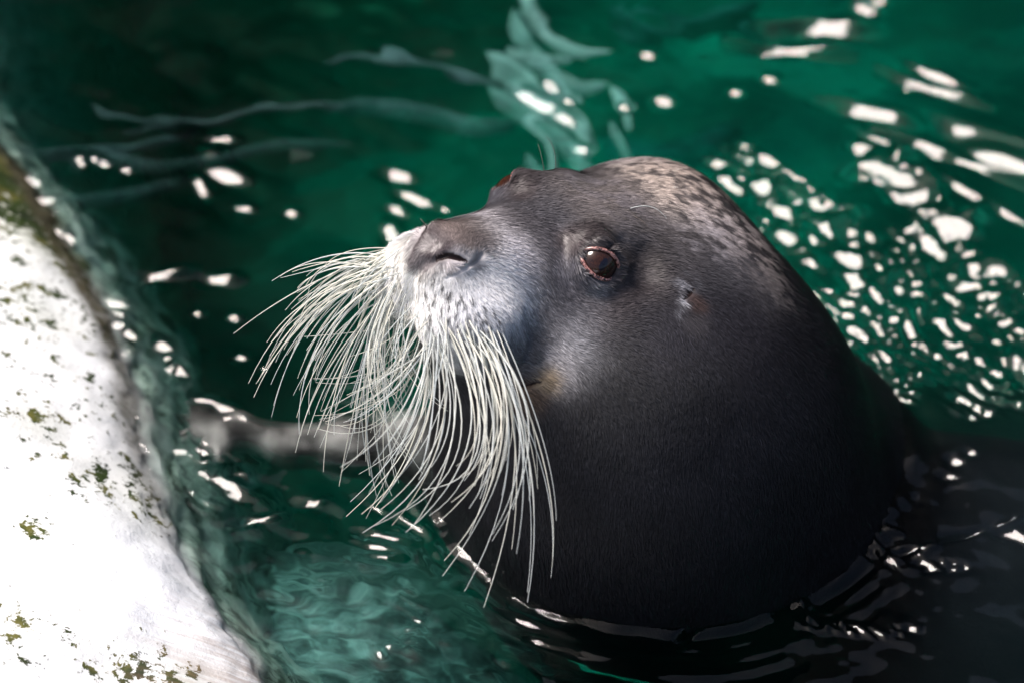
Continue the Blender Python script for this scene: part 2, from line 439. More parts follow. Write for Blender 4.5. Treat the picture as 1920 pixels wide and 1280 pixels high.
FLOW = [((1000, 360), (1, -.30)), ((900, 410), (1, -.5)), ((1100, 330), (1, -.1)), ((1200, 330), (1, .3)), ((1330, 400), (1, .65)),
        ((1430, 520), (.6, 1)), ((1100, 400), (1, -.1)), ((1200, 430), (1, .2)), ((1250, 520), (1, .15)), ((1300, 480), (1, .5)),
        ((1040, 480), (.5, .7)), ((1030, 560), (.6, .9)), ((1100, 580), (1, .6)), ((1180, 560), (1, -.05)), ((1080, 650), (1, .6)),
        ((1150, 700), (.8, 1)), ((1270, 600), (.2, 1)), ((1350, 620), (.5, 1)), ((960, 480), (1, .25)), ((930, 540), (.7, .8)),
        ((860, 560), (.1, 1)), ((780, 560), (-.3, 1)), ((760, 490), (-1, .5)), ((900, 620), (.2, 1)), ((820, 430), (-.3, -1)),
        ((1000, 680), (.6, .3)), ((1100, 850), (.05, 1)), ((1300, 800), (.0, 1)), ((1500, 750), (.3, 1)), ((1100, 1100), (0, 1)),
        ((1500, 1000), (.0, 1)), ((900, 900), (-.1, 1)), ((870, 470), (.3, -.5)), ((810, 510), (-.1, 1))]
FP = np.array([at(*a) for a, b in FLOW])
FD = np.array([CX*b[0]-CY*b[1]-CZ*.25*b[1] for a, b in FLOW]); FD /= np.linalg.norm(FD, axis=1, keepdims=True)
def flow(P, N):
    W = 1/(((P[:, None]-FP[None])**2).sum(2)+.0004)**2
    d = (W[:, :, None]*FD[None]).sum(1)
    d -= N*(d*N).sum(1, keepdims=True)
    return d/(np.linalg.norm(d, axis=1, keepdims=True)+1e-9)

seal = link(bpy.data.objects.new('bearded_seal', None))
tag(seal, 'dark grey seal with long white whiskers, head raised out of green water', 'seal')
seal.location = tuple(on_plane(1245, 900, 0)); seal.empty_display_size = .1
BASE = np.array(seal.location)
def seal_mesh(name, v, f, mat, parent=seal):
    p = BASE if parent is seal else np.array(parent['_o'])
    o = mesh_obj(name, np.asarray(v)-p, f, mat, parent)
    return o

# --- skin
s_ = NT('seal_skin')
ca = s_.n('ShaderNodeVertexColor', layer_name='coat').outputs[0]
wa = s_.n('ShaderNodeAttribute', attribute_name='wet').outputs['Fac']
tc = s_.n('ShaderNodeTexCoord').outputs['Object']
g1 = s_.noise(900, 3, .6, vec=tc); g2 = s_.noise(260, 3, .6, vec=tc)
mul = s_.math('ADD', s_.math('MULTIPLY', g1, .9), .50)
cc = s_.mix(1., ca, s_.ramp(mul, [(0, (.3, .3, .3)), (1, (1.25, 1.25, 1.25))]), 'MULTIPLY')
rg = s_.math('SUBTRACT', .50, s_.math('MULTIPLY', wa, .36))
h = s_.math('ADD', s_.math('MULTIPLY', g1, .5), s_.math('MULTIPLY', g2, .5))
s_.pbsdf(cc, rg, s_.bump(h, .55, .0012), spec=.16)
skin = seal_mesh('body', SEAL_V, SEAL_F, s_.m)
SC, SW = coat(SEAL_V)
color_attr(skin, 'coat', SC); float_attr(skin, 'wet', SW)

# --- short fur: single flattened hairs lying along the coat
tri = np.concatenate([SEAL_F[:, [0, 1, 2]], SEAL_F[:, [0, 2, 3]]])
A, B_, C_ = (SEAL_V[tri[:, i]] for i in range(3))
nrm = np.cross(B_-A, C_-A); ar = np.linalg.norm(nrm, axis=1)*.5
cz_ = (A+B_+C_)[:, 2]/3
fd = np.linalg.norm((A+B_+C_)/3-HP(0, 0, -.05), axis=1)
wgt = ar*(cz_ > -.004)*(1+1.6*(fd < .22)); wgt *= 1-((SEAL_V[tri[:, 0], 0] < neck_c[0]-.22) & (cz_ < .05))
NH = 300000
ti = rng.choice(len(tri), NH, p=wgt/wgt.sum())
r1, r2 = np.sqrt(rng.random(NH)), rng.random(NH)
HPp = A[ti]*(1-r1)[:, None]+B_[ti]*(r1*(1-r2))[:, None]+C_[ti]*(r1*r2)[:, None]
VN = np.zeros_like(SEAL_V); np.add.at(VN, tri.ravel(), np.repeat(nrm, 3, 0))
VN /= np.linalg.norm(VN, axis=1, keepdims=True)+1e-12
HN = VN[tri[ti, 0]]*(1-r1)[:, None]+VN[tri[ti, 1]]*(r1*(1-r2))[:, None]+VN[tri[ti, 2]]*(r1*r2)[:, None]
if (HN*(HPp-(neck_c+HM)/2)).sum(1).mean() < 0: HN = -HN
HN /= np.linalg.norm(HN, axis=1, keepdims=True)+1e-12
ok = np.ones(NH, bool)
for c, e, wv in EYES:                                  # no hair on the eye or its rim
    q = HPp-c; hv = np.cross(e, wv)
    ok &= ~((((q @ wv)/.019)**2+((q @ hv)/.0145)**2 < 1) & (q @ e > 0))
# nor inside the nostril, mouth and ear slits
for op, pts, rad, k in det:
    if op == 'sub' and k < .005:
        for i in range(len(pts)-1): ok &= cap(HPp, pts[i], pts[i+1], rad[i], rad[i+1]) > .0026
HPp, HN = HPp[ok], HN[ok]; NH = len(HPp)
FDr = np.empty((NH, 3))
for i in range(0, NH, 60000): FDr[i:i+60000] = flow(HPp[i:i+60000], HN[i:i+60000])
side = np.cross(HN, FDr)
jit = rng.normal(0, .16, NH)+.35*vnoise(HPp, 45, 11, 2)
FDr = FDr+side*jit[:, None]; FDr /= np.linalg.norm(FDr, axis=1, keepdims=True); side = np.cross(HN, FDr)
HC, HW = coat(HPp)
pad = np.clip(HC[:, 0]/.3, 0, 1)
L = rng.uniform(.0045, .0085, NH)*(1+.3*pad)
nose = np.exp(-.5*(np.linalg.norm(HPp-at(850, 452), axis=1)/.026)**2)
L *= 1-.6*nose
lift = rng.uniform(.05, .20, NH)*(1-.6*nose); Wd = rng.uniform(.00022, .00042, NH)
tip = HPp+FDr*L[:, None]+HN*(L*lift)[:, None]
v0 = HPp-side*Wd[:, None]+HN*.0001; v1 = HPp+side*Wd[:, None]+HN*.0001
m0 = HPp+FDr*(L*.55)[:, None]+HN*(L*lift*.75)[:, None]
vv = np.stack([v0, v1, m0+side*Wd[:, None]*.8, m0-side*Wd[:, None]*.8, tip], 1).reshape(-1, 3)
b5 = np.arange(NH)*5
ff = np.concatenate([np.stack([b5, b5+1, b5+2], 1), np.stack([b5, b5+2, b5+3], 1), np.stack([b5+3, b5+2, b5+4], 1)])
h_ = NT('seal_fur')
hc = h_.n('ShaderNodeVertexColor', layer_name='coat').outputs[0]
hw = h_.n('ShaderNodeAttribute', attribute_name='wet').outputs['Fac']
h_.pbsdf(hc, h_.math('SUBTRACT', .52, h_.math('MULTIPLY', hw, .38)), spec=.19)
fur = seal_mesh('fur', vv, ff, h_.m); tag(fur, kind='stuff')
br = np.exp(rng.normal(0, .30, NH))
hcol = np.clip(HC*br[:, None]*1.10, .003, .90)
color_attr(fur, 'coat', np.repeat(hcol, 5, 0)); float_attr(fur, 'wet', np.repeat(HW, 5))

# --- eyes
ey = NT('eyeball')
tce = ey.n('ShaderNodeTexCoord').outputs['Object']
sp = ey.n('ShaderNodeSeparateXYZ'); ey.l(tce, sp.inputs[0])
rr = ey.math('SQRT', ey.math('ADD', ey.math('POWER', sp.outputs[0], 2), ey.math('POWER', sp.outputs[1], 2)))
iris = ey.noise(320, 4, .6, vec=tce)
ic = ey.ramp(iris, [(.3, (.016, .006, .004)), (.7, (.042, .016, .009))])
slit = ey.math('ADD', ey.math('POWER', ey.math('MULTIPLY', sp.outputs[0], 330), 2), ey.math('POWER', ey.math('MULTIPLY', sp.outputs[1], 170), 2))
ic = ey.mix(ey.math('LESS_THAN', slit, 1.), ic, (.006, .005, .012))
ic = ey.mix(ey.ramp(rr, [(0, (0, 0, 0)), (.0112/1, (0, 0, 0)), (.0128, (1, 1, 1))]), ic, (.012, .006, .006))
ey.pbsdf(ic, .12, spec=.45, coat=.2)
lid = NT('eyelid'); nl = lid.noise(420, 3, .6, vec=lid.n('ShaderNodeTexCoord').outputs['Object'])
lid.pbsdf(lid.ramp(nl, [(.42, (.035, .022, .022)), (.50, (.30, .14, .125)), (.68, (.55, .31, .28))]), .22,
          lid.bump(nl, .5, .0008), spec=.6, coat=.5)
for c, e, wv in EYES:
    hv = np.cross(e, wv); R = np.array([wv, hv, e])
    u = np.linspace(0, 2*math.pi, 49)[:-1]; t = np.linspace(.02, math.pi-.02, 33)
    U, T = np.meshgrid(u, t)
    vs = np.stack([np.sin(T)*np.cos(U), np.sin(T)*np.sin(U), np.cos(T)*1.02], -1).reshape(-1, 3)*EYE_R
    n = 48; fs = [[r*n+k, r*n+(k+1) % n, (r+1)*n+(k+1) % n, (r+1)*n+k] for r in range(32) for k in range(n)]
    o = mesh_obj('eyeball', vs, fs, ey.m, seal)
    M = Matrix([[*R.T[i], (c-BASE)[i]] for i in range(3)]+[[0, 0, 0, 1]]); o.matrix_local = M
    # lid rim: a ring lying on the ball round the opening, flattened almond
    nn, kk = 72, 12; ring = []
    for i in range(nn):
        a = 2*math.pi*i/nn
        x = .0190*math.cos(a); y = .0116*math.sin(a)*abs(math.sin(a))**.22
        z = math.sqrt(max(EYE_R**2*1.16-x*x-y*y, 1e-6)); ring.append([x, y, z])
    ring = np.array(ring); vs = []; fs = []
    for i in range(nn):
        tg = ring[(i+1) % nn]-ring[i-1]; tg /= np.linalg.norm(tg)
        nr = ring[i]/np.linalg.norm(ring[i]); sd = np.cross(tg, nr)
        wdt = .0021*(1+.35*math.cos(a-2.3)+.10*math.sin(i*.9))
        for k in range(kk):
            b = 2*math.pi*k/kk
            vs.append(ring[i]+sd*math.cos(b)*wdt+nr*math.sin(b)*.0016)
            fs.append([i*kk+k, i*kk+(k+1) % kk, ((i+1) % nn)*kk+(k+1) % kk, ((i+1) % nn)*kk+k])
    o = mesh_obj('eyelid', vs, fs, lid.m, seal); o.matrix_local = M
# dark lining of nostril, ear and mouth is its own moist dark colour in the coat; a moist bead sits in the ear
wk = NT('whisker')
wn = wk.noise(60, 2, .5, vec=wk.n('ShaderNodeTexCoord').outputs['Object'])
ob = wk.n('ShaderNodeObjectInfo').outputs['Random']
wk.pbsdf(wk.mix(ob, (.72, .72, .62), (.58, .64, .64)), .30, spec=.5, **{})
wb = wk.t.nodes['Principled BSDF']; wb.inputs['Transmission Weight'].default_value = .22; wb.inputs['IOR'].default_value = 1.3
dk = NT('brow_hair'); dk.pbsdf((.12, .10, .09), .35)
def tube(name, P, r0, r1, mat, n=14, sides=5):
    P = [np.asarray(p, float) for p in P]
    # quadratic (3) or cubic-like (4) through points
    ts = np.linspace(0, 1, n); k = len(P)
    knots = np.linspace(0, 1, k)
    C = sum(np.prod([(ts-knots[j])/(knots[i]-knots[j]) for j in range(k) if j != i], 0)[:, None]*P[i] for i in range(k))
    T = np.gradient(C, axis=0); T /= np.linalg.norm(T, axis=1, keepdims=True)
    a = np.cross(T, CZ+.01); a /= np.linalg.norm(a, axis=1, keepdims=True); b = np.cross(T, a)
    rad = r0+(r1-r0)*ts**1.2
    vs = [C[i]+(a[i]*math.cos(q)+b[i]*math.sin(q))*rad[i] for i in range(n) for q in np.linspace(0, 2*math.pi, sides+1)[:-1]]
    fs = [[i*sides+k, i*sides+(k+1) % sides, (i+1)*sides+(k+1) % sides, (i+1)*sides+k] for i in range(n-1) for k in range(sides)]
    o = seal_mesh(name, vs, fs, mat); return o
# whisker families: root, middle, tip in the photograph; z of middle and tip relative to the root
far = [((717, 478), (613, 481), (510, 527)), ((712, 486), (613, 507), (558, 540)), ((717, 489), (613, 518), (535, 582)),
       ((723, 495), (573, 570), (466, 718)), ((729, 507), (579, 593), (476, 744)), ((725, 515), (595, 590), (508, 720)),
       ((717, 535), (596, 651), (561, 813)), ((722, 560), (613, 697), (554, 848)), ((712, 553), (642, 697), (589, 819)),
       ((717, 570), (671, 738), (636, 911)), ((723, 582), (688, 744), (706, 929)), ((729, 588), (700, 767), (735, 929))]
cross = [((717, 611), (725, 740), (793, 888)), ((781, 645), (729, 778), (642, 882)), ((787, 651), (700, 697), (587, 709)),
         ((787, 663), (717, 790), (599, 804)), ((764, 611), (671, 622), (570, 631)), ((750, 590), (760, 690), (840, 770)),
         ((735, 560), (690, 700), (770, 860)), ((770, 600), (740, 680), (650, 740)), ((800, 640), (720, 730), (610, 790))]
near = [((787, 651), (775, 790), (657, 940)), ((810, 657), (787, 825), (678, 963)), ((821, 663), (816, 853), (680, 998)),
        ((845, 640), (879, 825), (761, 997)), ((856, 622), (897, 836), (793, 917)), ((879, 640), (931, 813), (819, 981)),
        ((891, 640), (931, 859), (833, 1050)), ((902, 643), (949, 836), (830, 1079)), ((923, 648), (966, 859), (907, 1138)),
        ((925, 651), (995, 882), (989, 1128)), ((940, 654), (1021, 871), (1035, 1063))]
def whisker_tube(r, m, t, zm, zt, rad, short=1.):
    p = at(*r)
    z = (p-AIM) @ CZ
    m = np.array(m, float); t = np.array(t, float); r = np.array(r, float)
    n = np.array(SEAL_T.find_nearest(Vector(p))[1]); n = n if n @ (p-HP(.03, 0, -.08)) > 0 else -n
    # stop early for short whiskers (second degree curve through r, m, t)
    def q(s): return r*(2*(s-.5)*(s-1))+m*(4*s*(1-s))+t*(2*s*(s-.5))
    a, b = q(.5*short), q(short)
    zz = lambda s: z+(zm*4*s*(1-s)+zt*2*s*(s-.5))
    tube('whisker', [p-n*.001, V(*a, zz(.5*short)), V(*b, zz(short))], rad, rad*.30, wk.m)
r8 = np.random.default_rng(21)
def family(keys, n, jr, jm, jt, zm, zt, rad, short=(.55, 1.), exact=True):
    if exact:
        for r, m, t in keys: whisker_tube(r, m, t, zm, zt, rad*1.08)
    for i in range(n):
        x = r8.uniform(0, len(keys)-1); a = int(x); f = x-a
        K = [np.array(keys[a][j])*(1-f)+np.array(keys[a+1][j])*f for j in range(3)]
        g = r8.normal(0, 1, 2)
        whisker_tube(K[0]+np.array(jr)*r8.uniform(-1, 1, 2)-[0, jr[1]*.4], K[1]+g*jm, K[2]+g*jm+r8.normal(0, jt, 2),
                     zm*r8.uniform(.5, 1.5), zt*r8.uniform(.3, 1.6), rad*r8.uniform(.65, 1.1), r8.uniform(*short))
family(far, 80, (16, 34), 16, 24, -.015, -.03, .00078, (.5, 1.))
family(cross, 44, (18, 26), 14, 22, .01, .0, .00066, (.6, 1.))
family(near, 62, (15, 32), 19, 26, .035, .03, .00080, (.5, 1.))
stub = [((735, 480), (690, 500), (660, 540)), ((735, 520), (690, 560), (660, 640)), ((750, 560), (705, 640), (680, 720)),
        ((775, 590), (745, 660), (730, 740)), ((800, 600), (795, 680), (770, 760)), ((840, 610), (850, 690), (830, 770)), ((880, 630), (900, 700), (895, 780))]
family(stub, 20, (22, 26), 8, 14, .015, .01, .00072, (.6, 1.), False)
for r, m, t in (((1020, 304), (1014, 288), (1008, 270)), ((1039, 305), (1038, 280), (1024, 257)), ((800, 428), (796, 420), (788, 410)),
                ((1180, 392), (1220, 388), (1250, 410)), ((1178, 400), (1210, 420), (1222, 442))):
    p = at(*r); z = (p-AIM) @ CZ
    tube('brow_hair', [p, V(*m, z+.006), V(*t, z+.004)], .00038, .00015, dk.m if r[0] != 1180 else wk.m, 10, 4)
# ================================================================ rock edge of the pool
edge_px = [(-160, 60), (-90, 165), (-30, 240), (30, 305), (88, 395), (130, 480), (185, 570), (228, 680), (258, 800), (283, 900),
           (312, 1000), (350, 1075), (400, 1140), (448, 1200), (490, 1290), (520, 1400), (560, 1560)]
EP = np.array([on_plane(x, y, 0)[:2] for x, y in edge_px])
def resample(P, n):
    d = np.r_[0, np.cumsum(np.linalg.norm(np.diff(P, axis=0), axis=1))]
    t = np.linspace(0, d[-1], n); Q = np.stack([np.interp(t, d, P[:, i]) for i in range(P.shape[1])], 1)
    ker = np.exp(-.5*(np.arange(-9, 10)/4.5)**2); ker /= ker.sum()
    pad_ = np.concatenate([np.repeat(Q[:1], 9, 0), Q, np.repeat(Q[-1:], 9, 0)])
    return np.stack([np.convolve(pad_[:, i], ker, 'valid') for i in range(P.shape[1])], 1)
ES = resample(EP, 420)
# carry the shore on past the picture at both ends
ES = np.concatenate([ES[0]+np.array([[-.5, 3.6], [-.45, 2.2], [-.28, 1.1], [-.14, .5], [-.05, .18]]), ES,
                     ES[-1]+np.array([[.06, -.15], [.2, -.5], [.5, -1.2], [.8, -2.4]])])
prof = [(-.55, -1.9), (-.36, -1.4), (-.25, -.95), (-.18, -.58), (-.125, -.32), (-.085, -.17), (-.055, -.09), (-.03, -.045), (-.015, -.02), (0, .0),
        (.012, .010), (.03, .022), (.06, .040), (.11, .064), (.18, .092), (.28, .118), (.42, .14), (.62, .17), (.95, .18), (1.6, .185), (3.5, .19)]
pt = np.array(prof)
tt = np.concatenate([np.linspace(i, i+1, 7)[:-1] for i in range(len(pt)-1)]+[[len(pt)-1]])
off = np.interp(tt, range(len(pt)), pt[:, 0]); zz_ = np.interp(tt, range(len(pt)), pt[:, 1])
ker = np.exp(-.5*(np.arange(-6, 7)/3.)**2); ker /= ker.sum()
zz_ = np.convolve(np.pad(zz_, 6, mode='edge'), ker, 'valid'); off = np.convolve(np.pad(off, 6, mode='edge'), ker, 'valid')
D = np.array([-1, -.10])/np.linalg.norm([-1, -.10])
ns, nt_ = len(ES), len(off)
RV = np.zeros((ns, nt_, 3)); RV[..., :2] = ES[:, None]+off[None, :, None]*D; RV[..., 2] = zz_[None]
RV = RV.reshape(-1, 3); OFF = np.tile(off, ns)
bumpy = vnoise(RV*[1, 1, .5], 4, 31, 3); fine = vnoise(RV*[1, 1, 1], 18, 32, 3)
RV[:, 2] += (.030*bumpy*np.clip(OFF/.1, -1, 1)+.006*fine*np.clip(np.abs(OFF)/.04, .15, 1))
RV[:, 0] += .010*vnoise(RV, 38, 35, 3)*np.exp(-np.abs(OFF)/.02)
RV[:, 0] += .006*vnoise(RV, 12, 33, 3)+.012*vnoise(RV, 30, 34, 2)*(OFF < -.01)
ii = np.arange((ns-1)*nt_).reshape(ns-1, nt_)[:, :-1].ravel()
RF = np.stack([ii, ii+nt_, ii+nt_+1, ii+1], 1)
rk = NT('painted_rock')
tc = rk.n('ShaderNodeTexCoord').outputs['Object']
alg = rk.n('ShaderNodeAttribute', attribute_name='algae').outputs['Fac']
rst = rk.n('ShaderNodeAttribute', attribute_name='rust').outputs['Fac']
mud = rk.n('ShaderNodeAttribute', attribute_name='tide').outputs['Fac']
big = rk.noise(5, 5, .6, .4, vec=tc); sm = rk.noise(55, 5, .65, .3, vec=tc); sp2 = rk.noise(150, 4, .7, .5, vec=tc)
base = rk.ramp(big, [(.3, (.80, .86, .92)), (.55, (.86, .90, .95)), (.75, (.84, .88, .92))])
base = rk.mix(rk.math('MULTIPLY', sm, .10), base, (.70, .75, .80))
# lichen-like freckles where the algae mask is high
th = rk.math('ADD', rk.math('MULTIPLY', sm, .62), rk.math('MULTIPLY', sp2, .38))
frk = rk.math('MULTIPLY', rk.math('SUBTRACT', th, rk.math('SUBTRACT', .66, rk.math('MULTIPLY', alg, .27))), 34, clamp=True)
crk = rk.noise(7, 6, .7, 1.5, vec=tc)
base = rk.mix(rk.math('MULTIPLY', rk.math('LESS_THAN', rk.math('ABSOLUTE', rk.math('SUBTRACT', crk, .5)), .0035), .5), base, (.30, .34, .36))
gcol = rk.ramp(rk.noise(25, 3, .6, vec=tc), [(.3, (.012, .020, .008)), (.48, (.03, .05, .012)), (.60, (.12, .12, .03)), (.75, (.03, .03, .016))])
film = rk.math('MULTIPLY', rk.math('MULTIPLY', alg, rk.noise(9, 4, .6, vec=tc)), 1.5, clamp=True)
base = rk.mix(film, base, (.42, .45, .34))
base = rk.mix(frk, base, gcol)
# drip streaks running down to the water
mp = rk.n('ShaderNodeMapping'); mp.inputs['Scale'].default_value = (4, 55, 4); mp.inputs['Rotation'].default_value = (0, 0, .35)
rk.l(tc, mp.inputs['Vector'])
drip = rk.noise(2.2, 4, .6, .6, vec=mp.outputs[0])
base = rk.mix(rk.math('MULTIPLY', rst, rk.ramp(drip, [(.40, (0, 0, 0)), (.62, (1, 1, 1))])), base, (.24, .15, .09))
base = rk.mix(rk.math('MULTIPLY', rst, rk.math('MULTIPLY', sm, .35)), base, (.45, .36, .26))
tn = rk.noise(32, 5, .65, .8, vec=tc)
base = rk.mix(rk.math('MULTIPLY', mud, rk.ramp(tn, [(.35, (.7, .7, .7)), (.55, (1, 1, 1))]), clamp=True), base,
              (.055, .050, .030))
# below the waterline a pale green film
spz = rk.n('ShaderNodeSeparateXYZ'); rk.l(tc, spz.inputs[0])
uw = rk.math('MULTIPLY', rk.math('SUBTRACT', -.006, spz.outputs[2]), 60, clamp=True)
base = rk.mix(uw, base, rk.ramp(tn, [(.42, (.04, .07, .05)), (.5, (.36, .50, .42)), (.62, (.66, .78, .70))]))
hgt = rk.math('ADD', rk.math('MULTIPLY', sm, .7), rk.math('MULTIPLY', sp2, .3))
rk.pbsdf(base, .42, rk.bump(hgt, .5, .004), spec=.4)
rock = mesh_obj('rock_bank', RV, RF, rk.m)
tag(rock, 'smooth white painted rock bank with green algae specks sloping into the water', 'rock')
S_ = np.repeat(np.arange(ns), nt_)
def near_px(px, py, r):
    p = on_plane(px, py, .1); return np.exp(-.5*((RV[:, 0]-p[0])**2+(RV[:, 1]-p[1])**2)/r**2)
up = np.interp(RV[:, 1], [on_plane(0, 900)[1], on_plane(0, 600)[1], on_plane(0, 350)[1]], [0, .45, 1.0])
algae = .95*up*np.exp(-np.maximum(OFF, 0)/.16)+1.0*np.clip((RV[:, 1]-on_plane(0, 520)[1])/.2, 0, 1)
for px, py, r, a in ((60, 735, .035, .62), (60, 950, .018, .75), (30, 1150, .03, .55), (20, 1200, .03, .5), (230, 1200, .035, .66),
                     (310, 1210, .035, .8), (360, 1260, .04, .9), (210, 800, .05, .6), (180, 1180, .03, .55), (120, 620, .1, .4), (30, 480, .12, .5)):
    algae = np.maximum(algae, a*near_px(px, py, r))
rust = .60*np.clip((on_plane(0, 1120)[1]-RV[:, 1])/.08, 0, 1)*np.exp(-np.maximum(OFF-.02, 0)/.07)
tide = 1.15*np.exp(-(np.abs(OFF-.004)/.014)**2)*np.interp(RV[:, 1], [on_plane(0, 1000)[1], on_plane(0, 800)[1], on_plane(0, 450)[1]], [.25, .8, 1.15])
float_attr(rock, 'algae', np.clip(algae, 0, 1)); float_attr(rock, 'rust', rust); float_attr(rock, 'tide', np.clip(tide, 0, 1))

# ================================================================ pool floor and shapes below the surface
gx = np.linspace(-4, 5, 220); gy = np.linspace(-4, 4.9, 220)
X, Y = np.meshgrid(gx, gy, indexing='ij'); FV = np.stack([X.ravel(), Y.ravel(), 0*X.ravel()], 1)
FV[:, 2] = -1.05+.16*vnoise(FV, 1.3, 41, 4)-.35*np.clip((FV[:, 1]-1.15-.7*(FV[:, 0]+.1))/.8, 0, 1)**1.3*np.clip((.6-FV[:, 0])/.8, 0, 1)
ii = np.arange(219*220).reshape(219, 220)[:, :-1].ravel()
fl_ = NT('pool_floor'); tcf = fl_.n('ShaderNodeTexCoord').outputs['Object']
fl_.pbsdf(fl_.ramp(fl_.noise(1.5, 5, .5, 1.4, vec=tcf), [(.36, (.012, .055, .058)), (.47, (.03, .14, .14)), (.57, (.05, .28, .27)), (.66, (.08, .42, .40))]), .8)
floor = mesh_obj('pool_floor', FV, np.stack([ii, ii+220, ii+221, ii+1], 1), fl_.m); tag(floor, kind='structure')
lm = NT('pale_reflection'); tcl = lm.n('ShaderNodeTexCoord').outputs['Object']  # pale and grey reflections in the water, imitated by submerged shapes
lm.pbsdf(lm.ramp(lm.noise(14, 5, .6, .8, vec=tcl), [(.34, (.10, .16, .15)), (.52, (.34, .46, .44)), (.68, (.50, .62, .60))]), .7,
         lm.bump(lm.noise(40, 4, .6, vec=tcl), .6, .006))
gm = NT('grey_reflection'); tcl = gm.n('ShaderNodeTexCoord').outputs['Object']
gm.pbsdf(gm.ramp(gm.noise(10, 5, .6, .8, vec=tcl), [(.38, (.02, .03, .032)), (.55, (.09, .10, .11)), (.68, (.20, .20, .22))]), .7,
         gm.bump(gm.noise(40, 4, .6, vec=tcl), .6, .006))
def reflection_shape(paths, mat, label, seed):
    """a low rounded ridge added under the water to imitate a wavy reflection along the paths"""
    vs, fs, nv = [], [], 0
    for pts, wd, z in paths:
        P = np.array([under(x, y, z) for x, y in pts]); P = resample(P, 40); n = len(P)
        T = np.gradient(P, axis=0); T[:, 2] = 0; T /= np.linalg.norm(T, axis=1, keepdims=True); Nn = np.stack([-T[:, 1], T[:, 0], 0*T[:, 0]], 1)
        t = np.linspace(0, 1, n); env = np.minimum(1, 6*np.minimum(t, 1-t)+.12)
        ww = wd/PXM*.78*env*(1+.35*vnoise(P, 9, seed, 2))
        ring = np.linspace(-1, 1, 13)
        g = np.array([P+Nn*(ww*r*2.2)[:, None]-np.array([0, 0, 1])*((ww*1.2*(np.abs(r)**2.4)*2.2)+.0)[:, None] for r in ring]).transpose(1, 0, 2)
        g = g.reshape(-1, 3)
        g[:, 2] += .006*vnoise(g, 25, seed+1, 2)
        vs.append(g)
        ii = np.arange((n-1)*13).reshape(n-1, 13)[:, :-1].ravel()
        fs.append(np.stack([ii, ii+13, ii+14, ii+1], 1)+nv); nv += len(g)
    o = mesh_obj('reflection_ridge', np.concatenate(vs), np.concatenate(fs), mat); tag(o, label, 'rock ledge'); return o  # not rock: added ridges that imitate reflections
reflection_shape([([(960, -60), (985, 0), (1020, 55), (1080, 95), (1160, 92)], 16, -.11), ([(905, 82), (980, 130), (1060, 175), (1100, 225), (1112, 310)], 15, -.12),
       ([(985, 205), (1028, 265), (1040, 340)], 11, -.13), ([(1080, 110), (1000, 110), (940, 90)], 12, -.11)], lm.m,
      'pale turquoise forked ridge imitating a reflection in the water behind the head of the seal', 51)
reflection_shape([([(1145, 150), (1172, 195), (1190, 250)], 7, -.13)], lm.m, 'short thin pale ridge imitating a reflection right of the forked turquoise one', 52)
reflection_shape([([(590, 128), (650, 92), (740, 98), (850, 128), (950, 140), (1010, 120)], 15, -.16)], gm.m,
      'grey underwater ridge imitating a reflection, arching left from the turquoise fork at the top', 53)
reflection_shape([([(150, 190), (220, 222), (310, 243), (420, 212), (520, 190), (600, 184), (680, 200)], 11, -.13)], gm.m,
      'long wavy grey ridge imitating a reflection in the water at upper left', 54)
reflection_shape([([(-20, 290), (80, 288), (170, 282), (300, 258), (390, 238)], 13, -.15)], gm.m, 'dim grey ridge imitating a reflection beside the top of the white rock bank', 55)
reflection_shape([([(1120, 30), (1200, 40), (1300, 35), (1420, -10)], 40, -.45)], gm.m, 'broad dark grey ridge imitating a reflection at the top right of the turquoise fork', 56)
# added mound below the surface, mottled to imitate ripples reflecting the sky
bc = under(640, 1150, -.16); bx, by = np.meshgrid(np.linspace(-1, 1, 120), np.linspace(-1, 1, 120), indexing='ij')
BV = np.stack([bc[0]+bx.ravel()*.34, bc[1]+by.ravel()*.28, 0*bx.ravel()], 1)
r2_ = (bx.ravel()**2+by.ravel()**2)
BV[:, 2] = -.14-.50*r2_**1.1+.05*vnoise(BV, 14, 61, 4)
ii = np.arange(119*120).reshape(119, 120)[:, :-1].ravel()
bm_ = NT('ripple_reflection'); tcb = bm_.n('ShaderNodeTexCoord').outputs['Object']
mpb = bm_.n('ShaderNodeMapping'); mpb.inputs['Scale'].default_value = (.7, 2.2, 1); mpb.inputs['Rotation'].default_value = (0, 0, -.7)
bm_.l(tcb, mpb.inputs['Vector'])
bm_.pbsdf(bm_.ramp(bm_.noise(13, 6, .62, 2.4, vec=mpb.outputs[0]), [(.34, (.015, .022, .022)), (.48, (.05, .08, .075)), (.57, (.15, .21, .20)), (.72, (.30, .37, .35))]), .7,
          bm_.bump(bm_.noise(60, 4, .6, vec=tcb), .8, .006))
bo = mesh_obj('reflection_mound', BV, np.stack([ii, ii+120, ii+121, ii+1], 1), bm_.m)
tag(bo, 'mottled green mound imitating rippled reflections between the white bank and the chest of the seal', 'reflection_mound')
